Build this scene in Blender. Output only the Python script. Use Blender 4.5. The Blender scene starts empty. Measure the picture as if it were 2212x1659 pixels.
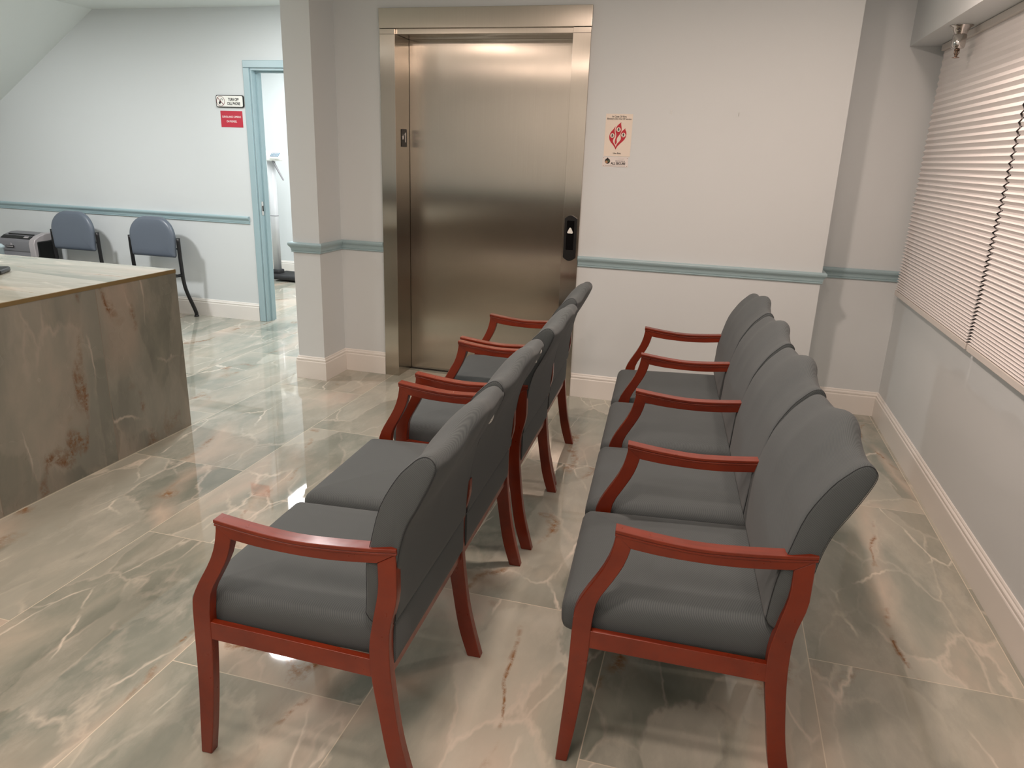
import bpy, bmesh, math, random
from mathutils import Vector, Matrix
from math import sin, cos, pi, radians, sqrt
random.seed(4)
SC = bpy.context.scene
COL = SC.collection

# ------------------------------------------------------------------ camera
def cam_axes(pitch, yaw, roll):
    fw = Vector((-sin(yaw)*cos(pitch), cos(yaw)*cos(pitch), -sin(pitch)))
    rt = Vector((cos(yaw), sin(yaw), 0)); up = rt.cross(fw)
    return rt*cos(roll)+up*sin(roll), -rt*sin(roll)+up*cos(roll), fw
r_, u_, f_ = cam_axes(0.3046, 0.2622, 0.0355)
cd = bpy.data.cameras.new('camera'); cam = bpy.data.objects.new('camera', cd); COL.objects.link(cam)
cam.matrix_world = Matrix(((r_.x, u_.x, -f_.x, 0), (r_.y, u_.y, -f_.y, 0), (r_.z, u_.z, -f_.z, 1.5), (0, 0, 0, 1)))
cd.sensor_width = 36; cd.lens = 1573.74*36/2212; cd.clip_start = .02
SC.camera = cam

# ------------------------------------------------------------------ world, exposure, lights
w = bpy.data.worlds.new('world'); SC.world = w; w.use_nodes = True
w.node_tree.nodes['Background'].inputs[0].default_value = (.9, .93, 1, 1)
w.node_tree.nodes['Background'].inputs[1].default_value = .0
SC.view_settings.view_transform = 'Standard'; SC.view_settings.look = 'None'
SC.view_settings.gamma = 1; SC.view_settings.use_curve_mapping = False
SC.view_settings.exposure = 0.0
WARM = (1, .785, .675); COOL = (1, .99, .985); SOFT = (1, .86, .76)
def lamp(x, y, z, power, color, size=.16, spread=180, shape='DISK', sy=None):
    d = bpy.data.lights.new('ceiling_lamp', 'AREA'); d.shape = shape; d.size = size
    if sy: d.size_y = sy
    d.energy = power; d.color = color; d.spread = radians(spread)
    o = bpy.data.objects.new('ceiling_lamp', d); COL.objects.link(o); o.location = (x, y, z)
    return o
CZ = 2.55
lamp(-2.35, 1.6, CZ-.012, 10, WARM)
lamp(-1.50, -.20, CZ-.012, 17, WARM, .6)
lamp(-.45, 2.65, CZ-.012, 30, WARM)
lamp(.66, 3.2, CZ-.012, 10, WARM)
lamp(-.25, .75, CZ-.012, 15, WARM)
lamp(-2.60, -.20, CZ-.012, 11, WARM, .6)
lamp(-.35, -.25, CZ-.012, 15, WARM, .6)
lamp(-5.05, 3.5, CZ-.012, 58, COOL, .30)
lamp(-3.10, 4.55, CZ-.012, 27, COOL, .30)
lamp(-4.6, 1.6, CZ-.012, 12, COOL, .30)
lamp(-3.9, 6.9, CZ-.03, 50, COOL, .55, shape='RECTANGLE', sy=.9)

# ------------------------------------------------------------------ helpers
def tag(o, label=None, cat=None, group=None, kind=None):
    if label: o['label'] = label
    if cat: o['category'] = cat
    if group: o['group'] = group
    if kind: o['kind'] = kind
    return o
def link_mesh(name, bm, mat=None, parent=None, smooth=False):
    bmesh.ops.recalc_face_normals(bm, faces=bm.faces)
    me = bpy.data.meshes.new(name); bm.to_mesh(me); bm.free()
    if smooth:
        for p in me.polygons: p.use_smooth = True
    o = bpy.data.objects.new(name, me); COL.objects.link(o)
    for m in (mat if isinstance(mat, (list, tuple)) else [mat]):
        if m: me.materials.append(m)
    if parent: o.parent = parent
    return o
def empty(name, loc=(0, 0, 0), rz=0):
    o = bpy.data.objects.new(name, None); COL.objects.link(o); o.location = loc; o.rotation_euler = (0, 0, rz)
    o.empty_display_size = .1
    return o
def box(bm, x0, x1, y0, y1, z0, z1, M=None):
    vs = [bm.verts.new((x, y, z)) for z in (z0, z1) for x, y in ((x0, y0), (x1, y0), (x1, y1), (x0, y1))]
    for f in ((3, 2, 1, 0), (4, 5, 6, 7), (0, 1, 5, 4), (1, 2, 6, 5), (2, 3, 7, 6), (3, 0, 4, 7)):
        bm.faces.new([vs[i] for i in f])
    if M: 
        for v in vs: v.co = M @ v.co
    return vs
def bevel(o, wd, seg=2, ang=35):
    m = o.modifiers.new('bevel', 'BEVEL'); m.width = wd; m.segments = seg; m.limit_method = 'ANGLE'
    m.angle_limit = radians(ang); m.harden_normals = True
    for p in o.data.polygons: p.use_smooth = True
    return o
def boxo(name, x0, x1, y0, y1, z0, z1, mat, parent=None, bev=0, seg=2):
    bm = bmesh.new(); box(bm, x0, x1, y0, y1, z0, z1); o = link_mesh(name, bm, mat, parent)
    if bev: bevel(o, bev, seg)
    return o
def prism(bm, pts, a0, a1, axis='y'):
    """extrude a closed 2D outline; axis y: pts are (x,z); axis x: pts (y,z); axis z: pts (x,y)"""
    def P(p, a):
        return (p[0], a, p[1]) if axis == 'y' else ((a, p[0], p[1]) if axis == 'x' else (p[0], p[1], a))
    A = [bm.verts.new(P(p, a0)) for p in pts]; B = [bm.verts.new(P(p, a1)) for p in pts]
    n = len(pts); bm.faces.new(A[::-1]); bm.faces.new(B)
    for i in range(n): bm.faces.new((A[i], A[(i+1) % n], B[(i+1) % n], B[i]))
    return A+B
def cat(pts, n=5):
    out = []; P = [pts[0]]+list(pts)+[pts[-1]]
    for i in range(1, len(P)-2):
        p0, p1, p2, p3 = (Vector(q) for q in P[i-1:i+3])
        for k in range(n):
            t = k/n
            out.append(tuple(.5*((2*p1)+(p2-p0)*t+(2*p0-5*p1+4*p2-p3)*t*t+(3*p1-p0-3*p2+p3)*t**3)))
    out.append(tuple(pts[-1])); return out
def tube(bm, pts, r, n=12, cap=True):
    pts = [Vector(p) for p in pts]; rings = []; up = None
    for i, p in enumerate(pts):
        t = (pts[min(i+1, len(pts)-1)]-pts[max(i-1, 0)]).normalized()
        if up is None:
            up = Vector((0, 0, 1)) if abs(t.z) < .9 else Vector((1, 0, 0))
        a = t.cross(up).normalized(); b = a.cross(t).normalized(); up = b
        rr = r[i] if isinstance(r, (list, tuple)) else r
        rings.append([bm.verts.new(p+a*cos(2*pi*k/n)*rr+b*sin(2*pi*k/n)*rr) for k in range(n)])
    for A, B in zip(rings, rings[1:]):
        for k in range(n): bm.faces.new((A[k], A[(k+1) % n], B[(k+1) % n], B[k]))
    if cap: bm.faces.new(rings[0][::-1]); bm.faces.new(rings[-1])
def lathe(bm, prof, cx=0, cy=0, n=32):
    rings = []
    for r, z in prof:
        rings.append([bm.verts.new((cx+max(r, 1e-5)*cos(2*pi*k/n), cy+max(r, 1e-5)*sin(2*pi*k/n), z)) for k in range(n)])
    for A, B in zip(rings, rings[1:]):
        for k in range(n): bm.faces.new((A[k], A[(k+1) % n], B[(k+1) % n], B[k]))
    bm.faces.new(rings[0][::-1]); bm.faces.new(rings[-1])
def rrect(x0, x1, y0, y1, r, n=5):
    pts = []
    for cx, cy, a in ((x1-r, y1-r, 0), (x0+r, y1-r, pi/2), (x0+r, y0+r, pi), (x1-r, y0+r, 1.5*pi)):
        for k in range(n+1): pts.append((cx+r*cos(a+k*pi/2/n), cy+r*sin(a+k*pi/2/n)))
    return pts
def cushion(bm, x0, x1, y0, y1, levels, r=.03, warp=None, n=5):
    """levels: (inset, z) from the bottom to the crown"""
    rings = []
    for ins, z in levels:
        rr = max(r-ins*.6, .006) if ins > 0 else r
        mx = min((x1-x0)/2, (y1-y0)/2)-.004; ii = min(ins, mx)
        rr = min(rr, mx-ii+.003)
        rings.append([bm.verts.new((p[0], p[1], z)) for p in rrect(x0+ii, x1-ii, y0+ii, y1-ii, rr, n)])
    m = len(rings[0])
    for A, B in zip(rings, rings[1:]):
        for k in range(m): bm.faces.new((A[k], A[(k+1) % m], B[(k+1) % m], B[k]))
    bm.faces.new(rings[0][::-1]); bm.faces.new(rings[-1])
    if warp:
        for R in rings:
            for v in R: v.co = Vector(warp(*v.co))
def copy_tree(o, parent=None):
    c = o.copy(); COL.objects.link(c); c.parent = parent
    for ch in list(o.children): copy_tree(ch, c)
    return c

# ------------------------------------------------------------------ materials
def sr(r, g, b):
    f = lambda c: (c/255/12.92) if c/255 <= .04045 else ((c/255+.055)/1.055)**2.4
    return (f(r), f(g), f(b), 1)
def mat(name, color, rough=.5, metal=0, coat=0, spec=.5, sheen=0):
    m = bpy.data.materials.new(name); m.use_nodes = True; b = m.node_tree.nodes['Principled BSDF']
    b.inputs['Base Color'].default_value = color; b.inputs['Roughness'].default_value = rough
    b.inputs['Metallic'].default_value = metal; b.inputs['Coat Weight'].default_value = coat
    b.inputs['Coat Roughness'].default_value = .12
    b.inputs['Specular IOR Level'].default_value = spec; b.inputs['Sheen Weight'].default_value = sheen
    return m
class NT:
    def __init__(s, m): s.t = m.node_tree; s.b = s.t.nodes['Principled BSDF']
    def n(s, typ, **kw):
        x = s.t.nodes.new(typ)
        for k, v in kw.items():
            if k.startswith('i_'):
                key = k[2:]; key = int(key) if key.isdigit() else key.replace('_', ' ')
                s.put(v, x.inputs[key])
            else: setattr(x, k, v)
        return x
    def put(s, v, sock):
        if isinstance(v, bpy.types.NodeSocket): s.t.links.new(v, sock)
        elif isinstance(v, bpy.types.Node): s.t.links.new(v.outputs[0], sock)
        else: sock.default_value = v
    def m(s, op, a, b=0.0, c=None):
        x = s.t.nodes.new('ShaderNodeMath'); x.operation = op; s.put(a, x.inputs[0]); s.put(b, x.inputs[1])
        if c is not None: s.put(c, x.inputs[2])
        return x.outputs[0]
    def ramp(s, fac, stops, interp='LINEAR'):
        x = s.t.nodes.new('ShaderNodeValToRGB'); s.put(fac, x.inputs[0]); cr = x.color_ramp; cr.interpolation = interp
        while len(cr.elements) < len(stops): cr.elements.new(.5)
        for e, (p, c) in zip(cr.elements, stops):
            e.position = p; e.color = c if len(c) == 4 else (*c, 1)
        return x.outputs[0]
    def mix(s, fac, a, b, mode='MIX'):
        x = s.t.nodes.new('ShaderNodeMix'); x.data_type = 'RGBA'; x.blend_type = mode
        s.put(fac, x.inputs[0]); s.put(a, x.inputs[6]); s.put(b, x.inputs[7]); return x.outputs[2]
    def noise(s, vec, scale, detail=3, rough=.5, dist=0):
        x = s.n('ShaderNodeTexNoise'); s.put(vec, x.inputs['Vector']); x.inputs['Scale'].default_value = scale
        x.inputs['Detail'].default_value = detail; x.inputs['Roughness'].default_value = rough; x.inputs['Distortion'].default_value = dist
        return x
    def bump(s, h, strength, dist=.01):
        x = s.n('ShaderNodeBump'); s.put(h, x.inputs['Height']); x.inputs['Strength'].default_value = strength
        x.inputs['Distance'].default_value = dist; s.t.links.new(x.outputs[0], s.b.inputs['Normal']); return x
    def coords(s): return s.n('ShaderNodeTexCoord').outputs['Object']

def wall_paint(name, color):
    m = mat(name, color, .55, spec=.35); t = NT(m); c = t.coords()
    t.bump(t.noise(c, 260, 2).outputs[0], .06, .002)
    n = t.noise(c, 1.3, 2).outputs[0]
    t.put(t.mix(t.m('MULTIPLY', n, .10), color, (color[0]*.93, color[1]*.95, color[2]*.94, 1)), t.b.inputs['Base Color'])
    return m
M_WALL = wall_paint('aqua_white_paint', sr(214, 219, 220))
M_CEIL = wall_paint('ceiling_paint', sr(226, 232, 230))
M_BASE = mat('white_gloss_trim', sr(232, 228, 222), .32)
M_RAIL = mat('blue_green_gloss_trim', sr(160, 184, 190), .3)

def marble(name, plane='xy', tiled=True, seed=0.0, base=1.0):
    m = mat(name, (.5, .5, .5, 1), .06, spec=.62); t = NT(m); c = t.coords()
    sx = t.n('ShaderNodeSeparateXYZ'); t.put(c, sx.inputs[0])
    X, Y, Z = sx.outputs
    U, V = (X, Y) if plane == 'xy' else ((Y, Z) if plane == 'yz' else (X, Y))
    if tiled:
        cw, ln = (.6265, 1.25) if plane == 'xy' else (.62, 1.6)
        u0, v0 = (.433, 1.527) if plane == 'xy' else (2.57, -.3)
        fu = t.m('DIVIDE', t.m('SUBTRACT', U, u0), cw); iu = t.m('FLOOR', fu); ru = t.m('SUBTRACT', fu, iu)
        par = t.m('MULTIPLY', t.m('MODULO', t.m('ADD', iu, 40), 2), -.5)     # column just right of u0 is shifted half a tile
        off = t.m('ADD', t.m('DIVIDE', t.m('SUBTRACT', V, v0), ln), t.m('SUBTRACT', t.m('MULTIPLY', par, -1 if plane == 'xy' else 0), .5 if plane == 'xy' else 0))
        iv = t.m('FLOOR', off); rv = t.m('SUBTRACT', off, iv)
        du = t.m('MULTIPLY', t.m('MINIMUM', ru, t.m('SUBTRACT', 1, ru)), cw)
        dv = t.m('MULTIPLY', t.m('MINIMUM', rv, t.m('SUBTRACT', 1, rv)), ln)
        edge = t.m('MINIMUM', du, dv)
        grout = t.m('LESS_THAN', edge, .0016)
        idn = t.n('ShaderNodeTexWhiteNoise', noise_dimensions='2D')
        cmb = t.n('ShaderNodeCombineXYZ'); t.put(iu, cmb.inputs[0]); t.put(iv, cmb.inputs[1]); t.put(cmb, idn.inputs['Vector'])
        shift = t.n('ShaderNodeVectorMath', operation='SCALE'); t.put(idn.outputs['Color'], shift.inputs[0]); shift.inputs['Scale'].default_value = 37
        sep = t.n('ShaderNodeVectorMath', operation='ADD'); t.put(shift, sep.inputs[0])
        cc = t.n('ShaderNodeCombineXYZ'); t.put(U, cc.inputs[0]); t.put(V, cc.inputs[1]); cc.inputs[2].default_value = seed
        t.put(cc, sep.inputs[1]); P = sep.outputs[0]
    else:
        cc = t.n('ShaderNodeCombineXYZ'); t.put(U, cc.inputs[0]); t.put(V, cc.inputs[1]); cc.inputs[2].default_value = seed; P = cc.outputs[0]
    rot = t.n('ShaderNodeMapping'); t.put(P, rot.inputs[0])
    if plane == 'xy': rot.inputs['Rotation'].default_value = (0, 0, radians(36)); rot.inputs['Scale'].default_value = (1.25, .55, 1)
    else: rot.inputs['Rotation'].default_value = (0, 0, radians(-24)); rot.inputs['Scale'].default_value = (1.3, .5, 1)
    if name.endswith('top'): rot.inputs['Rotation'].default_value = (0, 0, radians(8)); rot.inputs['Scale'].default_value = (.30, 1.9, 1)
    Q = rot.outputs[0]
    def warp(q, sc, amt, det=3):
        nz = t.noise(q, sc, det, .6)
        v = t.n('ShaderNodeVectorMath', operation='SUBTRACT'); t.put(nz.outputs['Color'], v.inputs[0]); v.inputs[1].default_value = (.5, .5, .5)
        s_ = t.n('ShaderNodeVectorMath', operation='SCALE'); t.put(v, s_.inputs[0]); s_.inputs['Scale'].default_value = amt
        a = t.n('ShaderNodeVectorMath', operation='ADD'); t.put(q, a.inputs[0]); t.put(s_, a.inputs[1]); return a.outputs[0]
    q1 = warp(Q, 1.4, .55); q2 = warp(Q, 3.0, .22, 5)
    cloud = t.noise(q1, 1.5, 6, .58).outputs[0]
    G1 = sr(122, 128, 118); G2 = sr(156, 159, 147); G3 = sr(184, 180, 165); G4 = sr(208, 192, 176)
    col = t.ramp(cloud, [(.30, G1), (.46, G2), (.57, G3), (.70, G4)])
    # glassy facets, each a little lighter or darker than the next
    vc = t.n('ShaderNodeTexVoronoi', feature='SMOOTH_F1'); t.put(q2, vc.inputs['Vector']); vc.inputs['Scale'].default_value = 3.1; vc.inputs['Smoothness'].default_value = .10
    fac = t.n('ShaderNodeSeparateColor'); t.put(vc.outputs['Color'], fac.inputs[0])
    col = t.mix(t.m('MULTIPLY', t.ramp(fac.outputs[0], [(.35, (0, 0, 0)), (.95, (1, 1, 1))]), .50), col, sr(212, 208, 194))
    col = t.mix(t.m('MULTIPLY', t.ramp(fac.outputs[1], [(.5, (0, 0, 0)), (1, (1, 1, 1))]), .38), col, sr(134, 139, 128))
    wisps = t.noise(q2, 5.5, 6, .65).outputs[0]
    col = t.mix(t.m('MULTIPLY', t.ramp(wisps, [(.50, (0, 0, 0)), (.72, (1, 1, 1))]), .35), col, sr(220, 214, 200))
    def ridge(q, sc, det, width, rough=.5):
        n = t.noise(q, sc, det, rough).outputs[0]
        a = t.m('ABSOLUTE', t.m('SUBTRACT', n, .5))
        return t.m('SUBTRACT', 1, t.m('MINIMUM', t.m('DIVIDE', a, width), 1))
    # angular pale cracks
    def crack(q, sc, width):
        v = t.n('ShaderNodeTexVoronoi', feature='DISTANCE_TO_EDGE'); t.put(q, v.inputs['Vector']); v.inputs['Scale'].default_value = sc
        return t.m('SUBTRACT', 1, t.m('MINIMUM', t.m('DIVIDE', v.outputs['Distance'], width), 1))
    mk1 = t.ramp(t.noise(P, 1.9, 3, .6).outputs[0], [(.44, (0, 0, 0)), (.62, (1, 1, 1))])
    mk0 = t.ramp(t.noise(P, 2.9, 2, .6).outputs[0], [(.48, (0, 0, 0)), (.60, (1, 1, 1))])
    col = t.mix(t.m('MULTIPLY', t.m('MULTIPLY', crack(q2, 3.1, .030), mk1), .55), col, sr(228, 216, 200))
    col = t.mix(t.m('MULTIPLY', t.m('MULTIPLY', crack(warp(Q, 4.5, .12, 4), 2.1, .014), mk0), .8), col, sr(238, 228, 212))
    q3 = warp(warp(Q, 1.0, .45), 7, .10, 6)
    halo = ridge(q3, .80, 1, .040); core = ridge(q3, .80, 1.6, .010, .6)
    mk2 = t.ramp(t.noise(P, 2.7, 3, .6).outputs[0], [(.48, (0, 0, 0)), (.58, (1, 1, 1))])
    grain = t.ramp(t.noise(P, 34, 4, .7).outputs[0], [(.40, (.15, .15, .15)), (.55, (1, 1, 1))])
    mh = t.ramp(t.noise(P, 1.7, 2).outputs[0], [(.40, (0, 0, 0)), (.58, (1, 1, 1))])
    col = t.mix(t.m('MULTIPLY', t.m('MULTIPLY', halo, mh), .60), col, sr(224, 202, 182))
    col = t.mix(t.m('MULTIPLY', t.m('MULTIPLY', core, mk2), grain), col, sr(146, 102, 58))
    if tiled: col = t.mix(t.m('MULTIPLY', grout, .95), col, sr(226, 216, 196) if plane == 'xy' else sr(170, 158, 142))
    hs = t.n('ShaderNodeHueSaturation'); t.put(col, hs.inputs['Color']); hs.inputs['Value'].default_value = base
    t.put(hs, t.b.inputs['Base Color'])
    rg = t.noise(c, 3.0, 3).outputs[0]
    t.put(t.m('ADD', t.m('MULTIPLY', rg, .04), .012 if plane == 'xy' else .25), t.b.inputs['Roughness'])
    t.bump(t.noise(c, 2.2, 2, .4).outputs[0], .05, .02)
    return m
M_FLOOR = marble('polished_onyx_tile', 'xy', True, 0.0, .84)
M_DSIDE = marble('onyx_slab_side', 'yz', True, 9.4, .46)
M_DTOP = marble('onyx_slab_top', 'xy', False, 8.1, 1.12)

def fabric(name, color, dark):
    m = mat(name, color, .85, spec=.2, sheen=.08); t = NT(m); c = t.coords()
    mp = t.n('ShaderNodeMapping'); t.put(c, mp.inputs[0]); mp.inputs['Rotation'].default_value = (radians(35), radians(30), radians(45))
    wv = t.n('ShaderNodeTexWave', wave_type='BANDS', bands_direction='X'); t.put(mp, wv.inputs['Vector'])
    wv.inputs['Scale'].default_value = 88; wv.inputs['Distortion'].default_value = .12; wv.inputs['Detail'].default_value = 1
    n = t.noise(c, 3, 3).outputs[0]
    fl = t.noise(c, 420, 1).outputs[0]
    col = t.mix(wv.outputs['Fac'], dark, color)
    col = t.mix(t.m('MULTIPLY', t.m('ADD', n, t.m('MULTIPLY', fl, .5)), .3), col, (dark[0]*.8, dark[1]*.8, dark[2]*.8, 1))
    t.put(col, t.b.inputs['Base Color']); t.bump(wv.outputs['Fac'], .16, .001)
    return m
M_FAB = fabric('slate_twill', sr(91, 97, 98), sr(76, 82, 84))
M_SEAM = mat('dark_seam_thread', sr(38, 42, 46), .8)
def wood(name, a, b):
    m = mat(name, a, .32, coat=.22); t = NT(m); c = t.coords()
    mp = t.n('ShaderNodeMapping'); t.put(c, mp.inputs[0]); mp.inputs['Scale'].default_value = (2, 18, 2)
    n = t.noise(mp, 5, 3, .5, .2).outputs[0]
    t.put(t.ramp(n, [(.35, b), (.65, a)]), t.b.inputs['Base Color'])
    t.put(t.m('ADD', t.m('MULTIPLY', t.noise(c, 30, 3).outputs[0], .25), .2), t.b.inputs['Roughness'])
    return m
M_WOOD = wood('cherry_stained_wood', sr(124, 41, 13), sr(108, 33, 9))
def steel(name, color, rough, aniso=.75, rot=0.0):
    m = mat(name, color, rough, 1); t = NT(m); c = t.coords()
    mp = t.n('ShaderNodeMapping'); t.put(c, mp.inputs[0]); mp.inputs['Scale'].default_value = (260, 260, 2.5)
    n = t.noise(mp, 1, 3).outputs[0]
    t.put(t.mix(n, (color[0]*.9, color[1]*.9, color[2]*.9, 1), color), t.b.inputs['Base Color'])
    st = t.noise(c, 2.4, 3, .55).outputs[0]
    t.put(t.m('ADD', t.m('MULTIPLY', st, .10), rough-.05), t.b.inputs['Roughness'])
    tn = t.n('ShaderNodeTangent', direction_type='RADIAL', axis='Z'); t.put(tn.outputs[0], t.b.inputs['Tangent'])
    t.b.inputs['Anisotropic'].default_value = aniso; t.b.inputs['Anisotropic Rotation'].default_value = rot
    return m
M_STEEL = steel('brushed_steel', sr(200, 192, 180), .20, .96)
M_BLACKM = mat('black_powder_coat', sr(24, 24, 26), .38)
M_BLACK = mat('black_plastic', sr(14, 14, 15), .3)
M_DARK = mat('dark_gap', sr(10, 10, 12), .7)
M_VINYL = mat('blue_grey_vinyl', sr(98, 107, 119), .36, spec=.5)
M_BLIND = mat('blind_fabric', sr(240, 236, 234), .8, spec=.2)
M_BRAIL = mat('blind_rail', sr(222, 215, 208), .4)
M_CHROME = mat('chrome', sr(205, 200, 196), .12, 1)
M_BRASS = mat('brass_tone_edge', sr(120, 102, 66), .45, .2)
M_WHITE = mat('white_plastic', sr(236, 236, 230), .4)
M_SHRED = mat('grey_plastic', sr(122, 122, 126), .42)
M_SILVER = mat('silver_plastic', sr(186, 180, 182), .35, .3)
M_PAPER = mat('cream_card', sr(234, 222, 208), .6)
M_PAPER2 = mat('pale_card', sr(228, 221, 216), .6)
M_RED = mat('red_print', sr(186, 24, 44), .5)
M_REDB = mat('red_sign', sr(186, 38, 58), .45)
M_INK = mat('black_ink', sr(24, 22, 22), .6)
M_WINK = mat('white_ink', sr(240, 238, 236), .6)
M_GLASS = mat('night_glass', sr(8, 9, 12), .04)
M_TAN = mat('tan_print', sr(176, 132, 96), .6)
M_GREEN = mat('olive_print', sr(74, 88, 58), .6)
M_FLUFF = mat('white_stuffing', sr(236, 236, 232), .9)
M_SCALE = mat('scale_white', sr(205, 206, 208), .35, .2)
M_PANEL = mat('blue_keypad', sr(88, 116, 134), .4)
M_RUBBER = mat('black_rubber', sr(30, 30, 32), .65)
def emit(name, c, s):
    m = mat(name, c); b = m.node_tree.nodes['Principled BSDF']
    b.inputs['Emission Color'].default_value = c; b.inputs['Emission Strength'].default_value = s; return m

# ------------------------------------------------------------------ room shell
YE, YP, YR, YB = 4.515, 4.226, 4.82, 5.59     # elevator wall, pillar face, recess wall, back wall
XL, XR, XS = -7.9, 1.09, .608
YF = -.95
def struct(o): o['kind'] = 'structure'; return o
def quadbox(name, boxes, m):
    bm = bmesh.new()
    for b in boxes: box(bm, *b)
    return struct(link_mesh(name, bm, m))
quadbox('floor', [(XL-.1, XR+.1, YF-.1, 8.2, -.06, 0)], M_FLOOR)
# ceiling: flat part plus the attic slope on the left
bm = bmesh.new(); box(bm, -5.28, XR+.1, YF-.1, 8.2, CZ, CZ+.08)
prism(bm, [(-5.28, CZ), (-5.28, CZ+.08), (-6.45, 1.89), (XL-.1, 1.89), (XL-.1, 1.81), (-6.43, 1.81)], YF-.1, 8.2, 'y')
struct(link_mesh('ceiling', bm, M_CEIL))
quadbox('wall_left', [(XL-.1, XL, YF-.1, 8.2, 0, 1.82)], M_WALL)
# back wall with the doorway
DX0, DX1, DZ = -3.79, -2.93, 2.09
quadbox('wall_back', [(XL, DX0, YB, YB+.12, 0, CZ), (DX1, -2.6, YB, YB+.12, 0, CZ), (DX0, DX1, YB, YB+.12, DZ, CZ)], M_WALL)
# elevator shaft block with the door recess
EX0, EX1, EZ = -2.028, -.918, 2.214
DY = 4.72
quadbox('wall_pillar', [(-2.637, -2.445, YP, YE, 0, CZ)], M_WALL)
quadbox('wall_elevator_left', [(-2.637, EX0-.03, YE, YB, 0, CZ)], M_WALL)
quadbox('wall_elevator_right', [(EX1+.03, XS, YE, 4.95, 0, CZ)], M_WALL)
quadbox('wall_elevator_top', [(EX0-.03, EX1+.03, YE, 4.95, EZ+.02, CZ)], M_WALL)
quadbox('wall_recess', [(XS, XR+.1, YR, YR+.1, 0, CZ)], M_WALL)
# right wall with the window opening, and the bulkhead over it
WZ0, WZ1, WY0, WY1 = .82, 2.145, .9, 4.66
quadbox('wall_right', [(XR, XR+.12, YF, YR, 0, WZ0), (XR, XR+.12, YF, WY0, WZ0, CZ), (XR, XR+.12, WY1, YR, WZ0, CZ),
                       (XR, XR+.12, WY0, WY1, WZ1, CZ), (.91, XR, YF, YR, WZ1, CZ)], M_WALL)
quadbox('wall_front', [(XL, XR+.1, YF-.1, YF, 0, CZ)], M_WALL)
quadbox('wall_examroom', [(-5.6, -2.5, 8.0, 8.1, 0, CZ), (-5.7, -5.5, YB+.12, 8.1, 0, CZ), (-2.6, -2.5, YB+.12, 8.1, 0, CZ)], M_WALL)
bm = bmesh.new(); box(bm, XR+.06, XR+.075, WY0, WY1, WZ0, WZ1)
win = struct(link_mesh('window_1', bm, M_GLASS))
bm = bmesh.new()
for y in (WY0, 2.1, WY1-.04): box(bm, XR+.04, XR+.06, y, y+.04, WZ0, WZ1)
for z in (WZ0, WZ1-.04): box(bm, XR+.04, XR+.06, WY0, WY1, z, z+.04)
link_mesh('window_frame', bm, M_BASE, win)

def molding(name, path, prof, m, side=1, kind=True, parent=None):
    """prof: (out, z) open outline; out is measured to the right of the path when side=1"""
    P = [Vector(p) for p in path]; n = len(P); offs = []
    for i in range(n):
        ds = []
        if i > 0: ds.append((P[i]-P[i-1]).normalized())
        if i < n-1: ds.append((P[i+1]-P[i]).normalized())
        ns = [Vector((d.y, -d.x))*side for d in ds]
        if len(ns) == 1: offs.append(ns[0])
        else:
            b = (ns[0]+ns[1]).normalized(); offs.append(b/max(b.dot(ns[0]), .2))
    bm = bmesh.new(); rings = []
    for p, o in zip(P, offs):
        rings.append([bm.verts.new((p.x+o.x*a, p.y+o.y*a, z)) for a, z in prof])
    k = len(prof)
    for A, B in zip(rings, rings[1:]):
        for i in range(k): bm.faces.new((A[i], A[(i+1) % k], B[(i+1) % k], B[i]))
    bm.faces.new(rings[0][::-1]); bm.faces.new(rings[-1])
    o = link_mesh(name, bm, m, parent)
    if kind: struct(o)
    return o
BP = [(-.002, 0), (.016, 0), (.016, .118), (.0145, .122), (.0115, .124), (.0115, .127), (.0135, .130), (.0135, .137), (.011, .141),
      (.0075, .144), (.007, .150), (.004, .155), (-.002, .155)]
RP = [(-.002, .850), (.008, .850), (.010, .853), (.010, .858), (.0075, .860), (.0105, .862), (.0115, .867), (.0125, .875), (.016, .883), (.022, .890),
      (.026, .897), (.027, .905), (.025, .911), (.019, .915), (-.002, .915)]
molding('baseboard_back', [(XL, YB), (-3.857, YB)], BP, M_BASE)
molding('baseboard_pillar', [(-2.637, YB), (-2.637, YP), (-2.445, YP), (-2.445, YE), (-2.129, YE)], BP, M_BASE)
molding('baseboard_right', [(-.813, YE), (XS, YE), (XS, YR), (XR, YR), (XR, YF)], BP, M_BASE)
molding('baseboard_left', [(XL, YF), (XL, YB)], BP, M_BASE)
quadbox('wall_front_added_dark_panel', [(XL+.01, XR-.02, YF, YF+.012, 0, 1.0)], mat('added_dark_panel', sr(74, 66, 58), .5))  # unseen dark panel, added so the elevator door's lower half reflects dark
molding('baseboard_front', [(XR, YF), (XL, YF)], BP, M_BASE)
molding('baseboard_examroom', [(-5.5, YB+.12), (-5.5, 8.0), (-2.6, 8.0), (-2.6, YB+.12)], BP, M_BASE)
molding('trim_1', [(XL, YB), (-3.897, YB)], RP, M_RAIL)
molding('trim_2', [(-2.637, YB), (-2.637, YP), (-2.445, YP), (-2.445, YE), (-2.129, YE)], RP, M_RAIL)
molding('trim_3', [(-.813, YE), (XS, YE), (XS, YR), (XR, YR)], RP, M_RAIL)
molding('trim_4', [(XR, YF+.012), (XL, YF+.012)], [(a, z+.11) for a, z in RP], M_RAIL)
molding('trim_5', [(XL, YF), (XL, YB)], RP, M_RAIL)

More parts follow.
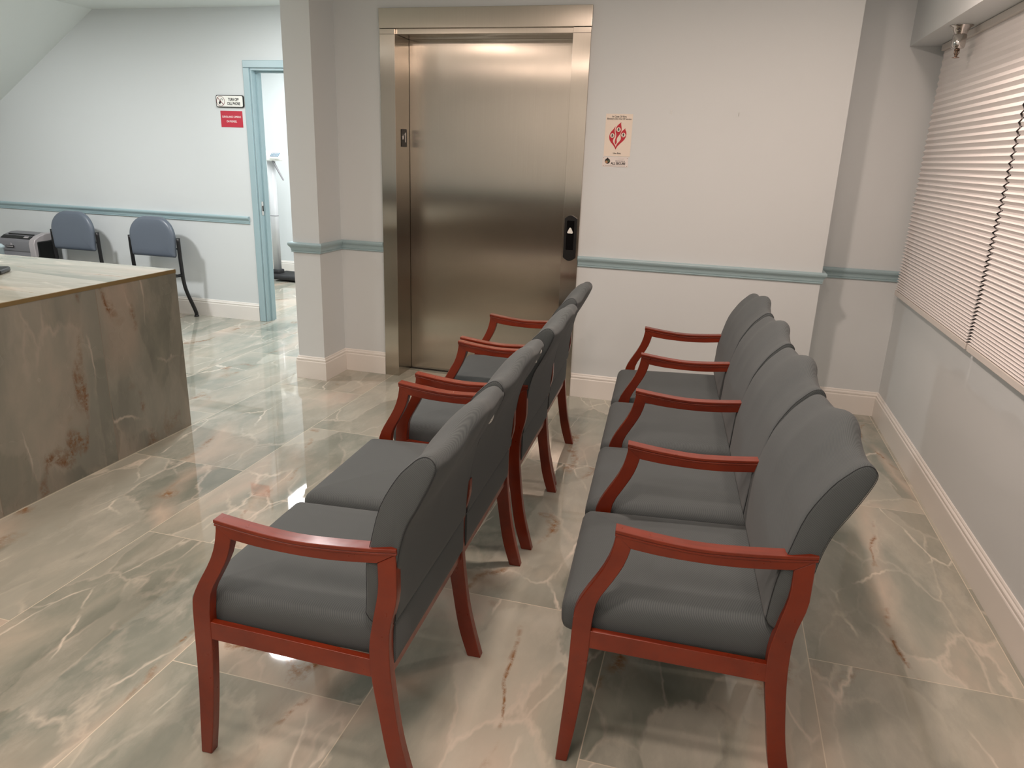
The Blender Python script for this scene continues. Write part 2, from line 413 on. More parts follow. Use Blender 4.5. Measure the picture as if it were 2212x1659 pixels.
# doorway casing
dr = struct(empty('door_1', (DX0, YB, 0)))
def part(name, boxes, m, parent, bev=0, off=None):
    bm = bmesh.new()
    o = parent.location
    for b in boxes: box(bm, b[0]-o.x, b[1]-o.x, b[2]-o.y, b[3]-o.y, b[4]-o.z, b[5]-o.z)
    x = link_mesh(name, bm, m, parent)
    if bev: bevel(x, bev)
    return x
part('door_casing', [(-3.853, -3.797, YB-.018, YB, 0, 2.099)], M_RAIL, dr, .004)
part('door_casing', [(-3.853, -2.87, YB-.018, YB, 2.100, 2.156)], M_RAIL, dr, .004)
part('door_casing', [(-2.925, -2.87, YB-.018, YB, 0, 2.099)], M_RAIL, dr, .004)
part('door_jamb', [(-3.796, -3.782, YB-.003, YB+.13, 0, 2.081)], M_RAIL, dr, .001)
part('door_jamb', [(-2.938, -2.92, YB-.003, YB+.13, 0, 2.081)], M_RAIL, dr, .001)
part('door_jamb', [(-3.796, -2.92, YB-.003, YB+.13, 2.082, 2.099)], M_RAIL, dr, .001)
part('door_stop', [(-3.782, -3.769, YB+.052, YB+.09, 0, 2.067)], M_RAIL, dr, .001)
part('door_stop', [(-3.782, -2.938, YB+.052, YB+.09, 2.068, 2.082)], M_RAIL, dr, .001)
sp = part('strike_plate', [(-3.7825, -3.7795, YB+.012, YB+.045, .93, 1.045)], M_CHROME, dr, .0008)
part('latch_hole', [(-3.780, -3.7785, YB+.022, YB+.036, .965, 1.01)], M_DARK, dr)

# ------------------------------------------------------------------ elevator
el = tag(empty('elevator', (-1.473, YE, 0)), 'brushed steel elevator entrance with a single closed sliding door', 'elevator')
def epart(name, boxes, m, bev=0): return part(name, boxes, m, el, bev)
epart('door_panel', [(EX0-.028, EX1+.028, DY, DY+.03, .004, 2.19)], M_STEEL)
epart('door_header', [(-2.130, -.812, YE-.022, YE+.0, EZ-.004, 2.322), (EX0, EX1, YE, DY-.006, EZ-.035, EZ-.003)], M_STEEL, .002)
for nm, x0, x1, d in (('left_jamb', -2.127, EX0, 1), ('right_jamb', -.815, EX1, -1)):
    bm = bmesh.new()
    prism(bm, [(x-el.location.x, y-YE) for x, y in ((x0, YE), (x0, YE-.018), (x1+d*.001, YE-.018), (x1+d*.001, DY-.006), (x1-d*.012, DY-.006), (x1-d*.012, YE))], 0, EZ-.036, 'z')
    box(bm, min(x0, x1)-el.location.x, max(x0, x1)-el.location.x, -.018, 0, EZ-.0358, EZ-.006)
    bevel(link_mesh(nm, bm, M_STEEL, el), .0012)
epart('sill', [(EX0, EX1, DY-.012, DY, 0, .004)], M_DARK)
epart('dark_gap', [(EX0-.028, EX1+.028, DY+.031, DY+.05, 0, EZ)], M_DARK)

def text(name, body, size, loc, rot, m, parent, ext=.0004, align='CENTER', sx=1.0, bold=0):
    cu = bpy.data.curves.new(name, 'FONT'); cu.body = body; cu.size = size; cu.align_x = align; cu.extrude = ext
    cu.align_y = 'CENTER'; cu.offset = bold
    t = bpy.data.objects.new(name, cu); COL.objects.link(t)
    dg = bpy.context.evaluated_depsgraph_get()
    me = bpy.data.meshes.new_from_object(t.evaluated_get(dg)); bpy.data.objects.remove(t)
    bpy.data.curves.remove(cu)
    for v in me.vertices: v.co.x *= sx
    o = bpy.data.objects.new(name, me); COL.objects.link(o); me.materials.clear(); me.materials.append(m)
    o.location = loc; o.rotation_euler = rot; o.parent = parent; return o
FRONT = (pi/2, 0, 0)
def disc(bm, cx, cz, r, y0, y1, n=24):
    prism(bm, [(cx+r*cos(2*pi*k/n), cz+r*sin(2*pi*k/n)) for k in range(n)], y0, y1, 'y')

# floor indicator plate on the left reveal, facing +X
ip = tag(empty('floor_number_plate', (EX0+.001, 4.622, 1.58)), 'small black floor plate with white star and 1 on the elevator reveal', 'sign')
bm = bmesh.new(); prism(bm, rrect(-.043, .043, -.055, .055, .006, 3), 0, .003, 'x'); link_mesh('plate', bm, M_BLACK, ip)
bm = bmesh.new(); prism(bm, [(.014, -.026), (.024, -.026), (.024, .034), (.018, .034), (.007, .024), (.007, .016), (.014, .021)], .003, .004, 'x'); link_mesh('numeral', bm, M_WINK, ip)
bm = bmesh.new()
prism(bm, [(-.019+(.018 if k % 2 == 0 else .0075)*sin(k*pi/5), .004+(.018 if k % 2 == 0 else .0075)*cos(k*pi/5)) for k in range(10)], .003, .004, 'x')
link_mesh('star', bm, M_WINK, ip)
# call station
cs = tag(empty('call_station', (-.868, YE-.018, 1.02)), 'tall black elevator call plate with a white triangular up button', 'button panel')
pts = [(-.039, -.118)]+[(-.039+.078*k/8, -.118-.020*sin(pi*k/8)) for k in range(1, 8)]+[(.039, -.118), (.039, .120)]+[(.039-.078*k/8, .120+.020*sin(pi*k/8)) for k in range(1, 8)]+[(-.039, .120)]
bm = bmesh.new(); prism(bm, pts, -.010, 0, 'y'); bevel(link_mesh('faceplate', bm, M_BLACK, cs), .003)
bm = bmesh.new(); prism(bm, rrect(-.023, .023, -.070, .108, .004, 3), -.0125, -.010, 'y'); link_mesh('inset_panel', bm, M_GLASS, cs)
bm = bmesh.new()
tri = [(0, .066), (.005, .064), (.0175, .038), (.0165, .033), (.013, .031), (-.013, .031), (-.0165, .033), (-.0175, .038), (-.005, .064)]
prism(bm, tri, -.017, -.012, 'y'); bevel(link_mesh('up_button', bm, M_WHITE, cs), .0015)

# ------------------------------------------------------------------ signs on the elevator wall
fs = tag(empty('fire_notice', (-.621, YE, 1.63)), 'cream fire notice with three red flames, right of the elevator', 'sign')
bm = bmesh.new(); box(bm, -.078, .078, -.0018, 0, -.118, .118); link_mesh('card', bm, M_PAPER, fs)
text('wording', 'In Case Of Fire', .0135, (0, -.0022, .103), FRONT, M_INK, fs, bold=.0002)
text('wording', 'Elevators Are Out Of Service', .0118, (0, -.0022, .0905), FRONT, M_INK, fs, bold=.0002)
text('wording', 'Use Exit', .0135, (0, -.0022, -.101), FRONT, M_INK, fs, bold=.0002)
def fl(pts): return [((x-1065)/4100, (780-y)/4100*.93) for x, y in pts]
fl1 = [(990, 560), (985, 600), (975, 660), (985, 720), (998, 770), (990, 820), (960, 870), (952, 930), (975, 980), (1010, 1030), (1027, 1075),
       (1027, 1130), (1000, 1075), (950, 1010), (895, 945), (862, 880), (855, 810), (870, 740), (905, 680), (950, 625)]
fl2 = [(1122, 460), (1118, 500), (1132, 570), (1140, 630), (1130, 700), (1095, 770), (1055, 830), (1038, 890), (1045, 950), (1018, 1005), (998, 970), (998, 900), (1015, 830), (1018, 760), (1000, 700), (998, 630), (1025, 560), (1075, 500)]
fl3 = [(1230, 600), (1230, 640), (1255, 690), (1262, 750), (1250, 820), (1215, 890), (1150, 960), (1085, 1030), (1050, 1080), (1027, 1130), (1027, 1075), (1050, 1000), (1095, 940), (1130, 890), (1138, 840), (1125, 780), (1132, 720), (1160, 670), (1200, 635)]
bm = bmesh.new()
for f in (fl1, fl2, fl3): prism(bm, [p for p in cat(fl(f)+[fl(f)[0]], 4)][:-1], -.0026, -.0018, 'y')
link_mesh('flames', bm, M_RED, fs)
bm = bmesh.new()
for px, py in ((928, 790), (1068, 640), (1192, 770)):
    (x, z), = fl([(px, py)]); disc(bm, x, z, .0125, -.0031, -.0026)
link_mesh('pictogram_discs', bm, M_PAPER, fs)
for px, py, sgn in ((928, 790, 1), (1068, 640, -1), (1192, 770, 1)):
    (x, z), = fl([(px, py)]); bm = bmesh.new()
    prism(bm, [(x+sgn*a, z+b) for a, b in ((-.002, .009), (.001, .0095), (.003, .007), (.002, .004), (.006, .001), (.005, -.001), (.001, .001), (.003, -.004), (.007, -.008),
        (.005, -.009), (.0, -.005), (-.004, -.009), (-.006, -.008), (-.003, -.003), (-.003, .002), (-.006, .0), (-.007, .002), (-.003, .005))], -.0036, -.0031, 'y')
    link_mesh('pictogram', bm, M_INK, fs)

ss = tag(empty('security_notice', (-.627, YE, 1.480)), 'small pale ALL SECURE notice with dark round emblem, under the fire notice', 'sign')
bm = bmesh.new(); box(bm, -.076, .076, -.0018, 0, -.028, .029); link_mesh('card', bm, M_PAPER2, ss)
text('wording', 'ALL SECURE', .0185, (.018, -.0022, -.0085), FRONT, M_INK, ss, sx=.86, bold=.0005)
text('wording', 'PROTECTED BY', .0078, (.030, -.0022, .0055), FRONT, M_INK, ss, sx=1.05)
bm = bmesh.new()
box(bm, .018, .05, -.0022, -.0018, .0178, .0186); box(bm, -.060, .060, -.0022, -.0018, -.0222, -.0214)
for x in (-.069, .070):
    for z in (-.022, .022): disc(bm, x, z, .0016, -.0026, -.0018, 10)
link_mesh('fine_print', bm, M_INK, ss)
bm = bmesh.new(); disc(bm, -.046, .004, .0155, -.0024, -.0018); disc(bm, -.046, .0195, .004, -.0026, -.0018); link_mesh('emblem', bm, M_INK, ss)
bm = bmesh.new(); disc(bm, -.051, -.001, .008, -.0028, -.0024); link_mesh('emblem_patch', bm, M_TAN, ss)
bm = bmesh.new(); disc(bm, -.040, .004, .006, -.0029, -.0024); link_mesh('emblem_patch', bm, M_GREEN, ss)

# two hook nails left in the wall
n0 = None
for i, (x, z, lb) in enumerate(((-.328, 1.764, 'tiny nail in the wall nearer the fire notice'), (.045, 1.759, 'tiny nail in the wall nearer the window corner'))):
    bm = bmesh.new(); tube(bm, [(0, 0, 0), (0, -.009, .001)], .0011, 8); box(bm, -.001, .001, -.003, 0, -.012, .008)
    o = link_mesh('wall_nail', bm, M_CHROME); o.location = (x, YE, z); tag(o, lb, 'nail', 'nails in the elevator wall')

# signs on the back wall
t1 = tag(empty('cell_phone_sign', (-3.999, YB, 1.843)), 'white TURN OFF CELL PHONE plaque with black edge beside the doorway', 'sign')
bm = bmesh.new(); prism(bm, rrect(-.130, .130, -.0475, .0475, .014, 4), -.013, 0, 'y'); link_mesh('backing', bm, M_BLACK, t1)
bm = bmesh.new(); prism(bm, rrect(-.124, .124, -.042, .042, .011, 4), -.0145, -.013, 'y'); link_mesh('plaque_face', bm, M_WHITE, t1)
text('wording', 'TURN OFF', .033, (.038, -.015, .0125), FRONT, M_INK, t1, sx=.64, bold=.0007)
text('wording', 'CELL PHONE', .033, (.038, -.015, -.019), FRONT, M_INK, t1, sx=.64, bold=.0007)
bm = bmesh.new()
ring = [( -.085+.038*cos(2*pi*k/32), .0+.038*sin(2*pi*k/32)) for k in range(33)]
tube(bm, [(a, -.0150, b) for a, b in ring], .0016, 6, False); tube(bm, [(-.085-.028, -.0158, .028), (-.085+.028, -.0158, -.028)], .0022, 6)
link_mesh('prohibition_ring', bm, mat('dark_red_print', sr(120, 42, 56), .5), t1)
bm = bmesh.new()
M = Matrix.Translation((-.092, 0, -.010)) @ Matrix.Rotation(radians(35), 4, 'Y'); box(bm, -.008, .008, -.0150, -.0145, -.013, .013, M)
tube(bm, [(-.088, -.0148, .004), (-.082, -.0148, .016), (-.074, -.0148, .021), (-.067, -.0148, .015), (-.068, -.0148, .006)], .0018, 6)
link_mesh('phone_symbol', bm, M_INK, t1)
t2 = tag(empty('surveillance_sign', (-3.999, YB, 1.7045)), 'red SURVEILLANCE CAMERAS ON PREMISES sign with white lettering below the plaque', 'sign')
bm = bmesh.new(); box(bm, -.104, .104, -.003, 0, -.064, .064); link_mesh('sign_face', bm, M_REDB, t2)
text('wording', 'SURVEILLANCE CAMERAS', .0225, (0, -.0034, .017), FRONT, M_WINK, t2, sx=.70)
text('wording', 'ON PREMISES.', .0225, (0, -.0034, -.019), FRONT, M_WINK, t2, sx=.72)

# ------------------------------------------------------------------ blinds
def pleats(z0, z1, p0, p1, L=.019):
    """zigzag from z1 down to z0 with pitch shrinking from p1 (top) to p0 (bottom)"""
    n = round((z1-z0)/((p0+p1)/2)); ps = [p1+(p0-p1)*(k/(n-1))**1.0 for k in range(n)]
    s = (z1-z0)/sum(ps); ps = [p*s for p in ps]; out = []; z = z1
    for p in ps:
        d = sqrt(max(L*L-(p/2)**2, 1e-6)); out.append((0, z)); out.append((-d, z-p/2)); z -= p
    out.append((0, z0)); return out
def blind(y0, y1, label, zb=.785):
    b = tag(empty('pleated_blind', (1.072, (y0+y1)/2, zb)), label, 'window blind', 'pleated blinds over the window')
    hl = (y1-y0)/2; H = WZ1-.002-zb
    bm = bmesh.new(); pr = pleats(.028, H-.03, .012, .0374)
    for sgn, sh in ((1, 0),):
        A = [bm.verts.new((x, -hl, z)) for x, z in pr]; B = [bm.verts.new((x, hl, z)) for x, z in pr]
        C = [bm.verts.new((min(-x*.35, .010)+.003, -hl, z)) for x, z in pr]; D = [bm.verts.new((min(-x*.35, .010)+.003, hl, z)) for x, z in pr]
        for i in range(len(pr)-1):
            bm.faces.new((A[i], A[i+1], B[i+1], B[i])); bm.faces.new((C[i], D[i], D[i+1], C[i+1]))
    link_mesh('pleated_shade', bm, M_BLIND, b)
    boxo('bottom_rail', -.018, .012, -hl, hl, 0, .028, M_BRAIL, b, .003)
    boxo('head_rail', -.018, .012, -hl, hl, H-.032, H, M_BRAIL, b, .002)
    return b
blind(3.370, 4.742, 'white pleated blind at the corner end of the window')
blind(1.95, 3.345, 'white pleated blind at the near end, cut by the right edge of the photo')

# pendent sprinkler under the soffit
spk = tag(empty('sprinkler', (.990, 4.155, WZ1)), 'chrome pendent fire sprinkler under the window soffit', 'sprinkler')
bm = bmesh.new(); lathe(bm, [(.050, 0), (.050, -.003), (.040, -.010), (.031, -.026), (.0285, -.040)]); link_mesh('escutcheon', bm, M_CHROME, spk, True)
bm = bmesh.new(); lathe(bm, [(.026, -.038), (.030, -.042), (.030, -.088), (.026, -.098), (.012, -.102)]); link_mesh('cup', bm, M_CHROME, spk, True)
bm = bmesh.new(); lathe(bm, [(.011, -.100), (.012, -.108), (.006, -.110), (.005, -.128), (.006, -.134)], n=16)
for s in (-1, 1): tube(bm, [(s*.009, 0, -.106), (s*.010, 0, -.118), (s*.002, 0, -.134)], .0018, 6)
link_mesh('frame', bm, mat('aged_brass', sr(110, 92, 78), .35, .9), spk)
bm = bmesh.new(); lathe(bm, [(.004, -.134), (.016, -.137), (.016, -.139), (.002, -.140)], n=20); link_mesh('deflector', bm, mat('aged_copper', sr(150, 124, 112), .35, .9), spk)

# ------------------------------------------------------------------ reception desk
dk = tag(empty('reception_desk', (-2.708, 3.208, 0)), 'marble clad reception desk with a gold edge line, at the left', 'desk')
DKX, DKY, DKZ = -4.75, .75, .870
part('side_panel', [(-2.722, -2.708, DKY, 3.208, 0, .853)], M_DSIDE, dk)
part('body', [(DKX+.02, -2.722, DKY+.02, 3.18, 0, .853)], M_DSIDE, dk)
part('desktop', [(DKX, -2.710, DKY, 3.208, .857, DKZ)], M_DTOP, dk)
part('gold_edge', [(-2.7115, -2.7065, DKY, 3.209, .851, .8685), (DKX, -2.7115, 3.2055, 3.2105, .853, .8685)], M_BRASS, dk)
# materials in object space: shift so the panel seam sits where the real one does
bm = bmesh.new(); cushion(bm, -.10, .10, -.07, .07, [(.004, 0), (0, .004), (0, .018), (.006, .024), (.05, .026)], .02)
o = link_mesh('desk_phone', bm, M_BLACK, None, True); o.location = (-3.385, 2.70, DKZ+.0005); o.rotation_euler = (0, 0, .5)
tag(o, 'dark flat gadget on the marble desktop, cut by the left edge of the photo', 'gadget'); o.name = 'desk_gadget'

# ------------------------------------------------------------------ cherry wood seating
FO = [(0, 0), (.0065, .10), (.0125, .19), (.0165, .28), (.0185, .35), (.0205, .42), (.0245, .465), (.046, .512), (.072, .557), (.092, .60), (.104, .645), (.108, .686)]
FI = [(.030, 0), (.044, .10), (.055, .20), (.062, .29), (.0655, .35), (.0665, .41), (.0695, .445), (.077, .489), (.103, .538), (.122, .574), (.135, .605), (.144, .642)]
AT = [(.108, .672), (.207, .658), (.300, .651), (.390, .654), (.485, .662), (.546, .671)]
AB = [(.144, .642), (.212, .634), (.300, .630), (.376, .631), (.440, .636), (.502, .643)]
RO = [(.546, .671), (.547, .60), (.5455, .55), (.529, .475), (.5265, .41), (.529, .35), (.537, .27), (.549, .18), (.566, .10), (.592, 0)]
RI = [(.502, .643), (.502, .575), (.490, .505), (.479, .44), (.477, .40), (.481, .335), (.496, .238), (.519, .10), (.549, 0)]
def outline(a, b, n=4): return cat(a, n)+cat(b, n)[::-1]
Y0, Y1 = .004, .032
def resample(pts, n):
    P = [Vector(p) for p in cat(pts, 8)]; L = [0]
    for a_, b_ in zip(P, P[1:]): L.append(L[-1]+(b_-a_).length)
    out = []; j = 0
    for k in range(n+1):
        d = L[-1]*k/n
        while j < len(P)-2 and L[j+1] < d: j += 1
        t_ = (d-L[j])/max(L[j+1]-L[j], 1e-9); out.append(P[j].lerp(P[j+1], min(max(t_, 0), 1)))
    return out
def wood_part(name, curves, y0, y1, parent, bev=.0028, n=26):
    A, B = resample(curves[0], n), resample(curves[1], n); bm = bmesh.new()
    V = [[bm.verts.new((p.x, y, p.y)) for p in c] for c, y in ((A, y0), (A, y1), (B, y1), (B, y0))]
    for i in range(n):
        for q in range(4):
            bm.faces.new((V[q][i], V[q][i+1], V[(q+1) % 4][i+1], V[(q+1) % 4][i]))
    bm.faces.new([V[q][0] for q in range(4)]); bm.faces.new([V[q][n] for q in range(3, -1, -1)])
    return bevel(link_mesh(name, bm, M_WOOD, parent), bev, 2, 40)
def arm_frame(root, w, arm=True):
    if arm:
        wood_part('leg', (FO, FI), w+Y0, w+Y1, root)
        wood_part('leg', (RO, RI), w+Y0, w+Y1, root)
        a = wood_part('armrest', (AT, AB), w+Y0-.001, w+Y1+.001, root, .0015)
        # moulded cap with grooves along the arm
        sec = [(-.0165, .0), (-.0165, .004), (-.0150, .005), (-.0150, .0065), (-.0180, .008), (-.0180, .0145), (-.0170, .016), (.0170, .016), (.0180, .0145), (.0180, .008), (.0150, .0065), (.0150, .005), (.0165, .004), (.0165, 0)]
        line = cat([(.105, .6715)]+[(p[0], p[1]) for p in AT[1:-1]]+[(.549, .6700)], 6)
        bm = bmesh.new(); rings = []
        for i, (x, z) in enumerate(line):
            rings.append([bm.verts.new((x, w+.018+q[0], z+q[1])) for q in sec])
        k = len(sec)
        for A, B in zip(rings, rings[1:]):
            for i in range(k): bm.faces.new((A[i], A[(i+1) % k], B[(i+1) % k], B[i]))
        bm.faces.new(rings[0][::-1]); bm.faces.new(rings[-1])
        bevel(link_mesh('arm_cap', bm, M_WOOD, a), .0008, 1, 25)
    else:
        fo = [p for p in FO if p[1] <= .43]; fi = [p for p in FI if p[1] <= .43]
        wood_part('leg', (fo, fi), w+Y0, w+Y1, root)
        ro = [p for p in RO if p[1] <= .61]; ri = [p for p in RI if p[1] <= .61]
        wood_part('leg', (ro, ri), w+Y0, w+Y1, root)
    bm = bmesh.new(); prism(bm, [(.055, .355), (.490, .338), (.490, .387), (.055, .404)], w+.006, w+.024, 'y')
    bevel(link_mesh('side_rail', bm, M_WOOD, root), .002)

BF = [(.462, .497), (.466, .551), (.472, .624), (.487, .696), (.510, .784), (.548, .855), (.578, .890)]
BT = [(.600, .909), (.618, .913), (.632, .903), (.637, .885)]
BR = [(.624, .848), (.597, .79), (.571, .738), (.555, .68), (.546, .62), (.540, .55), (.536, .488)]
BB = [(.524, .470), (.498, .468), (.474, .478)]
def back_loop():
    a = cat(BF+BT+BR, 3); b = cat(BR[-1:]+BB+BF[:1], 3)[1:-1]; return a+b
def sm(x): x = max(0, min(1, x)); return x*x*(3-2*x)
BODY = back_loop()
def make_back(root, w0, w1, tear=False):
    N = 30; c = (w0+w1)/2; h = (w1-w0)/2; bm = bmesh.new(); rings = []
    cx = sum(p[0] for p in BODY)/len(BODY)
    us = [-1, -.994, -.98, -.955]+[-.92+1.84*k/(N-1) for k in range(N)]+[.955, .98, .994, 1]
    seams = {}
    for u in us:
        hump = .029*(.5+.5*cos(pi*min(1, abs(u)/.58)))-.015*(1-.6*sm((-u-.72)/.26))-.008*sm((u-.8)/.2); bow = .010*(.5+.5*cos(pi*u))
        e = max(0, (abs(u)-.95)/.05); shrink = .007*(1-sqrt(max(0, 1-e*e)))
        ring = []
        m = len(BODY)
        for i, (s, z) in enumerate(BODY):
            k = sm((z-.60)/.30); pr, nx = BODY[i-1], BODY[(i+1) % m]
            t = Vector((nx[0]-pr[0], nx[1]-pr[1])).normalized(); nn = Vector((-t.y, t.x))   # outward (loop runs front-up)
            front = 1 if (s < .30+.31*1 and nn.x < -.2) else 0
            s2 = s+max(hump, 0)*k*.5+bow*sm((z-.52)/.36); z2 = z+hump*k
            s2 += -.006*(1-u*u)*(1 if nn.x < 0 else -.35)*min(1, abs(nn.x)*1.4)*sm((z-.47)/.1)
            s2 -= nn.x*shrink; z2 -= nn.y*shrink
            # sides draw in towards the bottom so the pad fits between the posts
            wn = .016*sm((.66-z)/.12)
            ww = c+u*(h-wn)
            ring.append((s2, ww, z2))
        rings.append([bm.verts.new(p) for p in ring])
        if abs(abs(u)-.98) < 1e-6: seams[u > 0] = ring
    m = len(BODY)
    for A, B in zip(rings, rings[1:]):
        for i in range(m): bm.faces.new((A[i], A[(i+1) % m], B[(i+1) % m], B[i]))
    ca = bm.faces.new(rings[0][::-1]); cb = bm.faces.new(rings[-1])
    o = link_mesh('backrest', bm, M_FAB, root, True)
    for k, ring in seams.items():
        bm = bmesh.new(); sg = 1 if k else -1
        pts = [(p[0], p[1]+sg*.0035, p[2]) for p in ring]
        tube(bm, pts+[pts[0]], .0008, 5, False); link_mesh('seam', bm, M_SEAM, o)
    return o
def make_unit(name, nseat, pitch, armless=()):
    root = empty(name)
    for k in range(nseat+1): arm_frame(root, k*pitch, k not in armless)
    for k in range(nseat):
        a, b = k*pitch+.034, (k+1)*pitch+.002
        bm = bmesh.new()
        def wp(x, y, z):
            return (x, y, z+(.012*sm((x-.05)/.45) if z > .43 else 0))
        cushion(bm, -.012, .527, a-.001, b+.001, [(.012, .372), (.004, .380), (0, .395), (-.001, .420), (.0, .436), (.006, .450), (.016, .460), (.034, .4675), (.07, .473), (.12, .478), (.18, .481), (.24, .482)], .026, wp)
        s = link_mesh('seat', bm, M_FAB, root, True)
        make_back(root, k*pitch+.006, (k+1)*pitch+(.032 if k < nseat-1 else .046))
        # upholstered lower back panel and the wood rails
        bm = bmesh.new(); prism(bm, cat([(.520, .365), (.530, .372), (.532, .42), (.532, .468), (.530, .476)], 3)+cat([(.528, .480), (.524, .478), (.518, .46), (.512, .42), (.508, .365)], 3), a, b, 'y')
        bevel(link_mesh('back_panel', bm, M_FAB, root), .004)
        boxo('front_rail', .026, .048, a-.003, b+.003, .345, .384, M_WOOD, root, .002)
        boxo('rear_rail', .500, .522, a-.003, b+.003, .335, .372, M_WOOD, root, .002)
    return root
bench = make_unit('four_seat_bench', 4, .541)
bench.location = (-.252, 1.502, 0); bench.rotation_euler = (0, 0, radians(3.95))
tag(bench, 'four seat grey upholstered bench with five cherry wood arms, facing left along the window side', 'bench')
lv = make_unit('two_seat_bench', 2, .552, armless=(1,))
lv.location = (-1.133, 1.250, 0); lv.rotation_euler = (0, 0, radians(2.0))
tag(lv, 'two seat grey bench without a middle arm, nearest in the left row', 'bench')
ac = make_unit('armchair', 1, .541)
ac.location = (-1.160, 2.484, 0); ac.rotation_euler = (0, 0, radians(2.0))
tag(ac, 'grey cherry wood armchair between the two seat bench and the last armchair', 'armchair', 'grey armchairs of the left row')
a2 = copy_tree(ac); a2.location = (-1.195, 3.098, 0); a2.rotation_euler = (0, 0, radians(2.6))
tag(a2, 'grey cherry wood armchair at the far end of the left row by the elevator', 'armchair', 'grey armchairs of the left row')

# worn tears showing white stuffing on the rear shoulders, and the joining bolt on the far leg
from mathutils.bvhtree import BVHTree
def tear(parent, loc, size, name='exposed_stuffing'):
    me = parent.data; T = BVHTree.FromPolygons([v.co for v in me.vertices], [list(p.vertices) for p in me.polygons])
    def near(p): q = T.find_nearest(p); return q[0], q[1]
    c, n = near(Vector(loc)); a = n.cross(Vector((0, 0, 1))).normalized(); b = n.cross(a); N = 22
    bm = bmesh.new(); rings = []
    for f, h in ((1.0, .0003), (.7, .0025), (.35, .004)):
        rings.append([])
        for k in range(N):
            j = (1 if k % 2 else .72)*(.8+.35*((k*7) % 5)/5)
            p = c+(a*cos(2*pi*k/N)*.62+b*sin(2*pi*k/N))*size*f*j; q, m = near(p); rings[-1].append(bm.verts.new(q+m*h))
    for A, B in zip(rings, rings[1:]):
        for k in range(N): bm.faces.new((A[k], A[(k+1) % N], B[(k+1) % N], B[k]))
    bm.faces.new(rings[-1])
    return link_mesh(name, bm, M_FLUFF, parent)
lbacks = sorted([o for o in lv.children if o.name.startswith('backrest')], key=lambda o: min(v.co.y for v in o.data.vertices))
bk, bq = lbacks[0], lbacks[1]
tear(bk, (.625, .545, .79), .019); tear(bq, (.65, 1.075, .86), .009); tear(bq, (.64, 1.085, .815), .006)
bm = bmesh.new(); tube(bm, [(.515, 1.1045+.010, .445), (.515, 1.098, .445)], .0065, 12); link_mesh('bolt', bm, M_CHROME, lv)

# ------------------------------------------------------------------ blue vinyl chairs by the back wall
def blue_chair():
    root = empty('side_chair')
    # pad: rounded top outline extruded and puffed
    W = .232
    def pad_outline(ins):
        w = W-ins; zt = .888-ins; zb = .545+ins; r = min(.185-ins*.9, w-.004, (zt-zb)/2); rb = .018; p = []
        for k in range(13): a = pi-k*pi/2/12; p.append((-w+r+r*cos(a), zt-r+r*sin(a)))
        for k in range(13): a = pi/2-k*pi/2/12; p.append((w-r+r*cos(a), zt-r+r*sin(a)))
        for k in range(5): a = -k*pi/2/4; p.append((w-.008-rb+rb*cos(a), zb+rb+rb*sin(a)))
        for k in range(5): a = -pi/2-k*pi/2/4; p.append((-w+.008+rb+rb*cos(a), zb+rb+rb*sin(a)))
        return p
    bm = bmesh.new(); rings = []
    for ins, y in ((.02, .022), (.006, .016), (0, .004), (.002, -.010), (.012, -.022), (.03, -.030), (.07, -.034), (.12, -.036)):
        rings.append([bm.verts.new((x, y+.10*(x/W)**2*-.25, z)) for x, z in pad_outline(ins)])
    m = len(rings[0])
    for A, B in zip(rings, rings[1:]):
        for i in range(m): bm.faces.new((A[i], A[(i+1) % m], B[(i+1) % m], B[i]))
    bm.faces.new(rings[0][::-1]); bm.faces.new(rings[-1])
    link_mesh('backrest', bm, M_VINYL, root, True)
    bm = bmesh.new(); cushion(bm, -.225, .225, -.46, -.02, [(.01, .395), (0, .405), (0, .435), (.012, .450), (.05, .458), (.12, .462)], .07)
    link_mesh('seat', bm, M_VINYL, root, True)
    for s in (-1, 1):
        x = s*.250
        bm = bmesh.new(); tube(bm, cat([(x, -.012, .715), (x, -.008, .55), (x, 0, .42), (x, .004, .36), (x, .030, .25), (x, .11, .08), (x, .130, .03), (x, .131, .004)], 4), .0165, 12)
        lathe(bm, [(.021, .0), (.021, .006), (.016, .014)], x, .131, 16)
        link_mesh('leg', bm, M_BLACKM, root, True)
        bm = bmesh.new(); tube(bm, cat([(x, -.02, .395), (x, -.40, .40), (x, -.43, .36), (x, -.44, .2), (x, -.45, .004)], 4), .013, 12); link_mesh('leg', bm, M_BLACKM, root, True)
    for y, z in ((-.03, .392), (-.38, .39)):
        bm = bmesh.new(); tube(bm, [(-.25, y, z), (.25, y, z)], .011, 10); link_mesh('cross_bar', bm, M_BLACKM, root)
    for s in (-1, 1):
        bm = bmesh.new(); tube(bm, [(s*.252, -.008, .62), (s*.2, .012, .62)], .008, 8); link_mesh('bracket', bm, M_BLACKM, root)
    return root
bc = blue_chair(); bc.location = (-4.725, 5.385, 0)
tag(bc, 'blue vinyl side chair with black tube frame, nearer the doorway', 'chair', 'blue vinyl chairs against the back wall')
b2 = copy_tree(bc); b2.location = (-5.575, 5.385, 0)
tag(b2, 'blue vinyl side chair with black tube frame, beside the paper shredder', 'chair', 'blue vinyl chairs against the back wall')

